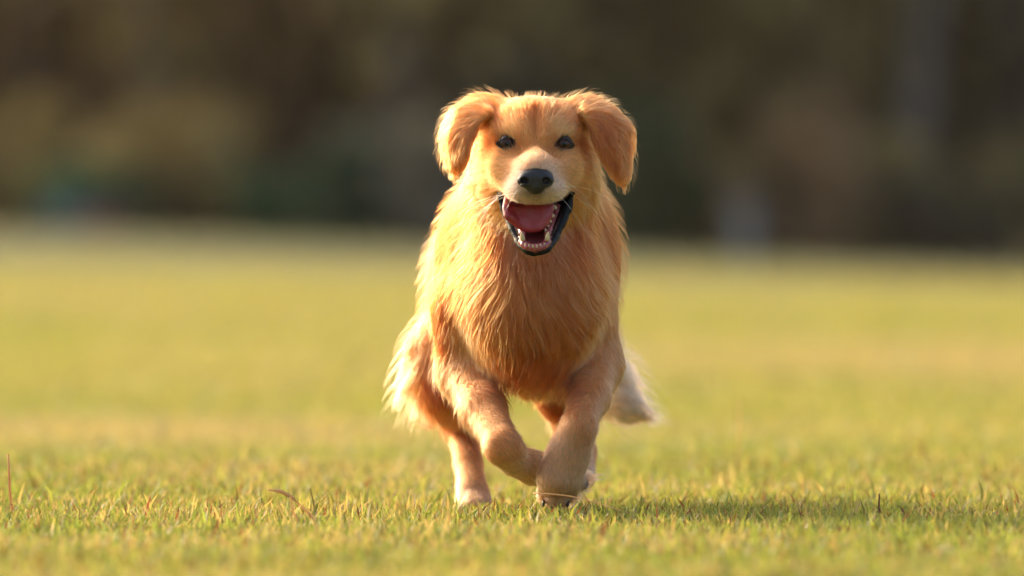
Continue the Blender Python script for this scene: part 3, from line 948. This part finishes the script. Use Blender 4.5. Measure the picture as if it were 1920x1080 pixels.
NOSE_C = P(CX, 336, -0.088)
def bald(p):
    """where no hair grows: nose leather, eye rims, inside of the mouth and the lips"""
    b = (((p - NOSE_C) / np.array([0.0215, 0.026, 0.0150])) ** 2).sum(1) < 1
    for e in EYES:
        q = p - e
        b |= (q[:, 0] / 0.0138) ** 2 + (q[:, 2] / 0.0088) ** 2 < 1.0
    a, c = P(CX, 360, 0.0), P(1003, 446, 0.0)
    ab = (c - a)[[0, 2]]; q = p[:, [0, 2]] - a[[0, 2]]
    t = np.clip(q @ ab / (ab @ ab), 0, 1)
    d = np.linalg.norm(q - t[:, None] * ab, axis=1) - (0.0480 + (0.0160 - 0.0480) * t)
    b |= (d < 0.0055) & (p[:, 1] < 0.075) & (p[:, 2] < P(CX, 357, 0)[2]) & (p[:, 1] > -0.008)
    ylim = np.interp(p[:, 2], [P(CX, 470, 0)[2], P(CX, 380, 0)[2]], [0.0, 0.05])
    b |= (d < 0.0085) & (p[:, 1] < ylim) & (p[:, 2] < P(CX, 380, 0)[2])
    return b

gv, gl, gc, gr = groom(verts)
inner = bald(verts)
skin_col = gc * 0.8
dark = lin((52, 24, 26))
skin_col[inner] = dark
eye_near = np.min([np.linalg.norm(verts - e, axis=1) for e in EYES], axis=0)
skin_col[eye_near < 0.0145] = lin((40, 28, 24))
nose_near = (((verts - NOSE_C) / np.array([0.027, 0.030, 0.022])) ** 2).sum(1) < 1
skin_col[nose_near & inner] = lin((40, 35, 36))
body = np_mesh("body", verts, quads, mat_skin("dog_skin"), dog, True, skin_col)

# ------------------------------------------------------------------ coat
HAIR = mat_hair("dog_hair")
def strands(name, pts, rad, tint, parent, mat):
    k, n, _ = pts.shape
    hc = bpy.data.hair_curves.new(name)
    hc.add_curves([n] * k)
    hc.position_data.foreach_set("vector", pts.astype(np.float32).ravel())
    a = hc.attributes.new("radius", 'FLOAT', 'POINT')
    a.data.foreach_set("value", rad.astype(np.float32).ravel())
    a = hc.attributes.new("tint", 'FLOAT_COLOR', 'CURVE')
    c4 = np.ones((k, 4), dtype=np.float32); c4[:, :3] = np.clip(tint, 0.004, 0.97)
    a.data.foreach_set("color", c4.ravel())
    hc.materials.append(mat)
    return link(bpy.data.objects.new(name, hc), parent)

def grow(n_total):
    tri = np.concatenate([quads[:, [0, 1, 2]], quads[:, [0, 2, 3]]])
    a, b, c = verts[tri[:, 0]], verts[tri[:, 1]], verts[tri[:, 2]]
    nrm = np.cross(b - a, c - a)
    area = np.linalg.norm(nrm, axis=1) * 0.5
    fn = nrm / (2 * area[:, None] + 1e-12)
    mid = (a + b + c) / 3
    ln = gl[tri[:, 0], 0] * 1000
    dens = 70 + 2200 / ln
    dens *= np.where(fn[:, 1] > 0.35, 0.45, 1.0) * np.where(mid[:, 1] > 0.4, 0.6, 1.0)
    far_reg = gr[tri[:, 0]]
    dens *= np.where((ln > 45) & (mid[:, 1] > 0.4), 2.6, 1.0)
    w = area * dens
    idx = rng.choice(len(tri), n_total, p=w / w.sum())
    u = rng.random(n_total); v = rng.random(n_total)
    sw = u + v > 1; u[sw] = 1 - u[sw]; v[sw] = 1 - v[sw]
    root = a[idx] + u[:, None] * (b - a)[idx] + v[:, None] * (c - a)[idx]
    root = root[~bald(root)]
    n = len(root)
    vec, lf, col, reg = groom(root)
    length, lift, clump = lf[:, 0].astype(float), lf[:, 1].astype(float), lf[:, 2].astype(float)
    # locks
    lock_size = np.clip(length * 0.14, 0.0015, 0.008)
    ncl = n // 12
    kd = KDTree(ncl)
    centre = rng.choice(n, ncl, replace=False, p=(lambda q: q / q.sum())(1 / lock_size ** 1.5))
    for i, j in enumerate(centre):
        kd.insert(root[j], i)
    kd.balance()
    own = np.array([kd.find(q)[1] for q in root])
    lead = centre[own]
    # lie of the hair: guides, bent by slow noise and shared within a lock
    nz = np.stack([snoise(root, 38, 11), snoise(root, 38, 12), snoise(root, 38, 13)], -1)
    nz2 = rng.normal(size=(ncl, 3))[own]
    ran = rng.normal(size=(n, 3))
    dirv = vec + 0.22 * nz + 0.08 * nz2 + 0.08 * ran
    lenv = length * (0.84 + 0.07 * rng.normal(size=ncl)[own] + 0.18 * rng.random(n))
    stray = rng.random(n) < 0.03
    under = (rng.random(n) < 0.45) & ~stray
    lenv = np.where(under, lenv * 0.6, lenv)
    lenv = np.where(stray, lenv * 1.3, np.clip(lenv, length * 0.3, length * 1.25))
    K_ = 8
    pts = np.zeros((n, K_, 3)); pts[:, 0] = root
    p = root.copy()
    nn = B.grad(p)
    phase = 3.2 * snoise(root, 34, 61, 2) + 0.9 * rng.random(ncl)[own]
    side0 = np.cross(nn, dirv); side0 /= np.linalg.norm(side0, axis=1, keepdims=True) + 1e-9
    for k in range(1, K_):
        s = k / (K_ - 1)
        nn = B.grad(p)
        t = dirv - nn * (nn * dirv).sum(1, keepdims=True) * 0.85
        t /= np.linalg.norm(t, axis=1, keepdims=True) + 1e-9
        wave = np.sin(phase + s * (2.2 + length * 40)) * np.clip(length * 11, 0, 0.55)
        up = lift * (1.7 - 1.5 * s) + np.where(stray, 0.35, 0) + np.where(k == 1, 0.35, 0)
        d = t + nn * up[:, None] + side0 * wave[:, None]
        d[:, 2] -= np.clip(length * 2.0, 0, 0.12) * s
        d /= np.linalg.norm(d, axis=1, keepdims=True)
        p = p + d * (lenv / (K_ - 1))[:, None]
        sdv = B.sample(p)
        need = np.minimum(0.0012 + length * 0.10 * s, 0.012) * (0.3 + 1.0 * rng.random(n))
        push = np.clip(need - sdv, 0, 0.02)
        p = p + nn * push[:, None]
        pts[:, k] = p
    # draw each lock together towards its tip
    cl = np.where(stray | under, clump * 0.25, clump)
    for k in range(1, K_):
        s = k / (K_ - 1)
        w_ = (cl * s ** 1.3)[:, None]
        off = (root - root[lead]) * 0.25
        pts[:, k] = pts[:, k] * (1 - w_) + (pts[lead, k] + off + (pts[:, k] - pts[:, 0] - (pts[lead, k] - pts[lead, 0])) * 0.2) * w_
    tone = 1.0 + 0.10 * snoise(root, 60, 5) + 0.17 * rng.normal(size=ncl)[own] + 0.15 * rng.normal(size=n)
    warm = 0.06 * rng.normal(size=n)
    tint = np.clip(col, 0, 1) ** 1.62 * np.array([0.90, 0.635, 0.80]) * tone[:, None] * np.stack([1 + 0 * warm, 1 + warm, 1 + 1.6 * warm], -1)
    pale = rng.random(n) < 0.03
    tint[pale] = np.minimum(tint[pale] * 1.25 + 0.05, 0.95)
    r0 = np.clip(0.00012 + length * 0.0014, 0.00012, 0.00019)
    prof = np.array([0.9, 1, 1, 0.95, 0.85, 0.7, 0.5, 0.15])
    rad = r0[:, None] * prof[None] * (0.8 + 0.4 * rng.random(n))[:, None]
    return pts, rad, tint, reg

pts, rad, tint, reg = grow(470000)
for i, name in enumerate(REG):
    m = reg == i
    o = strands(name, pts[m], rad[m], tint[m], dog, HAIR)
    o["kind"] = "stuff"

# ------------------------------------------------------------------ face: eyes, nose, mouth
def uv_sphere(c, r, nu=28, nv=18):
    vs = []; qs = []
    for i in range(nv + 1):
        th = math.pi * i / nv
        for j in range(nu):
            ph = 2 * math.pi * j / nu
            vs.append((math.sin(th) * math.cos(ph), -math.cos(th), math.sin(th) * math.sin(ph)))
    vs = np.array(vs)
    for i in range(nv):
        for j in range(nu):
            k = (j + 1) % nu
            qs.append((i * nu + j, (i + 1) * nu + j, (i + 1) * nu + k, i * nu + k))
    return vs * r + c, np.array(qs), vs

m_eye, n, l, b = mat_new("eye_gloss")
at = n.new("ShaderNodeAttribute"); at.attribute_name = "tint"
l.new(at.outputs["Color"], b.inputs["Base Color"])
b.inputs["Roughness"].default_value = 0.25
b.inputs["Specular IOR Level"].default_value = 0.0
b.inputs["Coat Weight"].default_value = 0.65
b.inputs["Coat Roughness"].default_value = 0.04
m_lid = mat_plain("eye_rim_skin", lin((30, 22, 20)), 0.5, 0.25, 0.3, 900)
ER = 0.0126
m_lid_rough = None
for c, sgn in zip(EYES, (-1, 1)):
    v, q, unit = uv_sphere(c, ER, 40, 40)
    rho = np.hypot(unit[:, 0], unit[:, 2])
    col = np.where((rho < 0.27)[:, None], lin((8, 6, 6)), np.where((rho < 0.66)[:, None], lin((72, 40, 22)), lin((30, 21, 17))))
    eye = np_mesh("eye", v, q, m_eye, dog, True, col)
    th = np.linspace(0, 2 * math.pi, 40, endpoint=False)
    rings = []
    for sc_, push, sink in ((0.96, 0.0001, 0), (1.05, 0.0010, 0), (1.14, 0.0014, 0), (1.32, None, 0.0)):
        u = 0.0112 * np.cos(th) * sc_
        vv = (np.where(np.sin(th) > 0, 0.0064, 0.0058) * np.sign(np.sin(th)) * np.abs(np.sin(th)) ** 1.35 - 0.0002) * sc_ - 0.0009 * sgn * np.cos(th) * sgn
        if push is not None:
            y = c[1] - np.sqrt(np.maximum(ER ** 2 - u * u - vv * vv, 0.00001)) - push
        else:
            y = np.array([front(960 + (c[0] + a_) * PXM, HORIZ - (c[2] + b_ - CAM_H) * PXM) + 0.0012 for a_, b_ in zip(u, vv)])
            y = np.minimum(y, c[1] - 0.003)
        rings.append(np.stack([c[0] + u, y, c[2] + vv], -1))
    R = np.concatenate(rings); m_ = len(th)
    q = [(i * m_ + j, i * m_ + (j + 1) % m_, (i + 1) * m_ + (j + 1) % m_, (i + 1) * m_ + j) for i in range(len(rings) - 1) for j in range(m_)]
    lid = np_mesh("eyelid", R, np.array(q), m_lid, eye)


ND = -0.086
F2 = fine_field(P(CX, 336, ND) - 0.036, P(CX, 336, ND) + 0.036, 0.00095)
F2.ell(P(CX, 331, ND), (0.0232, 0.0175, 0.0128), 0.004)
F2.ell(P(CX, 350, ND - 0.002), (0.0125, 0.0145, 0.0105), 0.009)
for s in (-1, 1):
    F2.ell(P(CX + s * 20, 338, ND - 0.008), (0.0105, 0.0110, 0.0092), 0.004)
    F2.ell(P(CX + s * 20, 339, ND - 0.0215), (0.0060, 0.0130, 0.0048), 0.0022, op='cut')
    F2.cap(P(CX + s * 23, 342, ND - 0.018), P(CX + s * 36, 347, ND - 0.006), 0.0020, 0.0014, 0.0016, op='cut')
F2.cap(P(CX, 340, ND - 0.0205), P(CX, 366, ND - 0.0165), 0.0011, 0.0014, 0.0016, op='cut')
v, q = F2.skin()
m_nose, n, l, b = mat_new("nose_leather")
b.inputs["Base Color"].default_value = (*lin((36, 31, 33)), 1)
b.inputs["Roughness"].default_value = 0.42
b.inputs["Specular IOR Level"].default_value = 0.5
tc = n.new("ShaderNodeTexCoord")
vo = n.new("ShaderNodeTexVoronoi"); vo.inputs["Scale"].default_value = 620
bp = n.new("ShaderNodeBump"); bp.inputs["Strength"].default_value = 0.5; bp.inputs["Distance"].default_value = 0.0006
l.new(tc.outputs["Object"], vo.inputs["Vector"]); l.new(vo.outputs[0], bp.inputs["Height"]); l.new(bp.outputs[0], b.inputs["Normal"])
np_mesh("nose", smooth(v, q, 2), q, m_nose, dog)

# lips: a dark rim round the open jaw
m_lip = mat_plain("wet_black_lip", lin((15, 12, 13)), 0.34, 0.2, 0.35, 330)
half = [(934, 360), (940, 377), (949, 398), (958, 418), (967, 437), (975, 453), (987, 466)]
path = half + [(1003, 471)] + [(2 * CX - x, y) for x, y in half[::-1]]
pp = spline([P(x, y, front(x, y) if y < 440 else min(front(x, y), -0.02)) for x, y in path], 70)
for k in range(6):
    pp[1:-1, 1] = (pp[:-2, 1] + pp[1:-1, 1] * 2 + pp[2:, 1]) / 4
wob = 1 + 0.04 * np.sin(np.arange(70) * 1.9) + 0.06 * np.sin(np.arange(70) * 0.83)
taper = np.clip(np.minimum(np.arange(70), 69 - np.arange(70)) / 8.0, 0.35, 1)
v, q, t = tube(pp + np.array([0, 0.001, 0]), np.linspace(0.0058, 0.0088, 70) * wob * taper, 10, (0.7, 1.0))
np_mesh("lower_lip", v, [q, t], m_lip, dog)
up = [(944, 366), (955, 375), (972, 378), (988, 377), (1004, 371), (1020, 377), (1036, 378), (1053, 375), (1064, 366)]
def under(px, py):
    dd = front(px, py - 4)
    return P(px, py - 3, dd + 0.011)
v, q, t = tube(spline([under(*w) for w in up], 50), 0.0028, 8)
np_mesh("upper_lip", v, [q, t], m_lip, dog)

# floor of the mouth with its gum
m_gum = mat_plain("gum", lin((162, 78, 82)), 0.3, 0.5, 0.4, 260, sss=0.3, var=0.25, coat=0.3)
nu, nv = 25, 22
gv_, gq = [], []
for i in range(nv):
    t_ = i / (nv - 1)
    cy = 465 - 42 * t_; hw = 25 + 24 * t_; d = -0.038 + 0.075 * t_
    for j in range(nu):
        u = -1 + 2 * j / (nu - 1)
        rise = 15 * abs(u) ** 2.5 - 3 * (1 - abs(u)) * (1 if t_ > 0.25 else 0) + 7 * math.exp(-((t_ - 0.10) / 0.07) ** 2) * (1 - 0.5 * u * u)
        curve = -0.010 * (1 - u * u) * (1 - t_)
        gv_.append(P(1003 + u * hw, cy - rise + 7 * (1 - abs(u)) * (1 - t_), d + curve + 0.006 * abs(u)))
for i in range(nv - 1):
    for j in range(nu - 1):
        a = i * nu + j
        gq.append((a, a + 1, a + nu + 1, a + nu))
gum = np_mesh("lower_gum", np.array(gv_), np.array(gq), m_gum, dog)
mod = gum.modifiers.new("thick", 'SOLIDIFY'); mod.thickness = 0.003

ridge = spline([P(979, 452, -.030), P(984, 459, -.040), P(993, 463, -.045), P(1003, 464, -.046), P(1013, 463, -.045), P(1022, 459, -.040), P(1027, 452, -.030)], 40)
v, q, t = tube(ridge, 0.0054 * (1 + 0.10 * np.sin(np.arange(40) * 1.3)), 10)
np_mesh("gum_ridge", v, [q, t], m_gum, gum)
for s in (1, -1):
    w = [(1026, 440, -.026), (1031, 428, -.010), (1036, 416, .004), (1041, 402, .016), (1046, 386, .026)]
    v, q, t = tube(spline([P(x if s > 0 else 2006 - x, y, d) for x, y, d in w], 24), 0.0044 * (1 + 0.08 * np.sin(np.arange(24) * 1.7)), 10)
    np_mesh("gum_ridge", v, [q, t], m_gum, gum)

# tongue
F3 = fine_field(P(992, 405, -0.005) - np.array([0.05, 0.06, 0.045]), P(992, 405, -0.005) + np.array([0.05, 0.06, 0.045]), 0.0014)
F3.sheet([[P(*w) for w in row] for row in (
    ((952, 372, -.016), (972, 372, -.012), (994, 370, -.010), (1015, 372, -.010), (1030, 374, -.006)),
    ((949, 390, -.036), (968, 391, -.022), (994, 391, -.015), (1017, 391, -.020), (1031, 390, -.017)),
    ((952, 405, -.042), (967, 408, -.026), (994, 411, -.017), (1016, 410, -.023), (1028, 405, -.020)),
    ((958, 410, -.038), (973, 422, -.026), (993, 430, -.020), (1011, 427, -.025), (1021, 419, -.022)))], 0.0055, 0.004)
F3.ell(P(994, 390, 0.025), (0.0265, 0.040, 0.0240), 0.010)
v, q = F3.skin()
m_tongue = mat_plain("tongue_flesh", lin((158, 44, 56)), 0.36, 0.5, 0.5, 700, sss=0.35, var=0.12, coat=0.25)
np_mesh("tongue", smooth(v, q, 3), q, m_tongue, dog)

# teeth
m_tooth = mat_plain("tooth_enamel", lin((214, 192, 152)), 0.3, 0.5, 0.0, 60, sss=0.2, var=0.08, coat=0.3)
def tooth(base, tip, r, blunt=0.5):
    base = np.asarray(base); tip = np.asarray(tip)
    ts = np.array([-0.1, 0.1, 0.4, 0.7, 0.9, 1.0])
    rs = np.array([0.85, 1.0, 0.85 + 0.1 * blunt, 0.45 + 0.35 * blunt, 0.2 + 0.4 * blunt, 0.05 + 0.15 * blunt])
    v, q, t = tube(base + ts[:, None] * (tip - base), r * rs, 10)
    return np_mesh("tooth", v, [q, t], m_tooth, dog)
for x, y in ((985, 459), (992, 461), (999, 462), (1006.5, 462), (1013.5, 461), (1020.5, 459)):
    d = -0.0505 + 0.000016 * (x - 1003) ** 2
    tooth(P(x, y + 1.5, d), P(x, y - 4.0, d - 0.0015), 0.0015, 1.0)
for x, s in ((980, -1), (1026, 1)):
    tooth(P(x, 449, -0.040), P(x + s * 2, 434, -0.045), 0.0036, 0.25)
for x, y, d, r in ((1024, 432, -.022, .0024), (1028, 424, -.013, .0028), (1032, 414, -.003, .0034), (1036, 403, .007, .0042), (1040, 388, .016, .0050)):
    for s in ((1, -1) if y > 413 else (1,)):
        xx = x if s > 0 else 2 * 1003 - x
        tooth(P(xx, y + 3, d), P(xx - s * 2, y - 4, d - 0.002), r * 0.8, 0.45)

# the pad that shows behind the hanging paw
F4 = fine_field(P(1094, 905, 0.085) - 0.03, P(1094, 905, 0.085) + 0.03, 0.0012)
F4.ell(P(1090, 903, 0.082), (0.0085, 0.008, 0.0105), 0.004)
F4.ell(P(1096, 908, 0.080), (0.0055, 0.006, 0.0070), 0.003)
v, q = F4.skin()
np_mesh("paw_pad", smooth(v, q, 2), q, mat_plain("pad_leather", lin((46, 38, 36)), 0.6, 0.3, 0.6, 800), dog)

# claws
m_claw = mat_plain("claw_horn", lin((62, 48, 42)), 0.4, 0.4)
def claw(a, c, b_):
    v, q, t = tube(spline([a, c, b_], 7), 0.0026 * np.array([1, 1, .95, .85, .7, .45, .12]), 7)
    np_mesh("claw", v, [q, t], m_claw, dog)
for x, y, d in ((1020, 940, .060), (1035, 950, .050), (1050, 950, .050), (1065, 941, .060)):
    claw(P(x, y, d), P(x - 1, y + 6, d - .004), P(x - 1, y + 11, d + .001))
for dx in (-19, -6, 7, 20):
    d = 0.49 if abs(dx) < 10 else 0.505
    claw(P(889 + dx, 950, d - .006), P(889 + dx, 953, d - .013), P(889 + dx, 959, d - .018))

# whiskers
for _ in (0,):
    W = []
    for s in (-1, 1):
        for k in range(8):
            x, y = CX + s * rng.uniform(28, 62), rng.uniform(338, 366)
            d = front(x, y)
            p = P(x, y, d - 0.001)
            L_ = rng.uniform(0.035, 0.075)
            dv = np.array([s * rng.uniform(.5, 1.0), rng.uniform(-.45, .2), rng.uniform(-.75, .1)]); dv /= np.linalg.norm(dv)
            W.append([p + dv * L_ * t_ + np.array([0, 0, -0.35 * L_ * t_ * t_]) + np.array([0, 0.35 * L_ * t_ * t_, 0]) for t_ in np.linspace(0, 1, 8)])
    for k in range(0):
        x, y = rng.uniform(975, 1032), rng.uniform(474, 479)
        p = P(x, y, front(x, y - 4))
        dv = np.array([(x - 1003) / 40, -.3, -1.0]); dv /= np.linalg.norm(dv)
        W.append([p + dv * rng.uniform(.010, .022) * t_ for t_ in np.linspace(0, 1, 8)])
    W = np.array(W)
    o = strands("whiskers", W, np.tile(np.linspace(0.00017, 0.00005, 8), (len(W), 1)), np.tile(lin((250, 240, 222)), (len(W), 1)), dog, HAIR)
    o["kind"] = "stuff"

for a in BAGS:
    bag(*a)

# ------------------------------------------------------------------ evening haze over the field
hv = np.array([[x, y, z] for x in (-1560, 1560) for y in (-440, 2560) for z in (-3.0, 15.5)], dtype=float)
hf = np.array([(0, 1, 3, 2), (4, 6, 7, 5), (0, 4, 5, 1), (2, 3, 7, 6), (0, 2, 6, 4), (1, 5, 7, 3)])
m, n, l, b = mat_new("haze_air")
n.remove(b)
pv = n.new("ShaderNodeVolumePrincipled")
pv.inputs["Color"].default_value = (1.0, 0.90, 0.78, 1)
pv.inputs["Density"].default_value = 0.00009
pv.inputs["Anisotropy"].default_value = 0.3
l.new(pv.outputs[0], n["Material Output"].inputs["Volume"])
hz = np_mesh("haze", hv, hf, m, None, False)
tag(hz, "thin warm evening haze hanging over the field", "haze", kind="stuff")
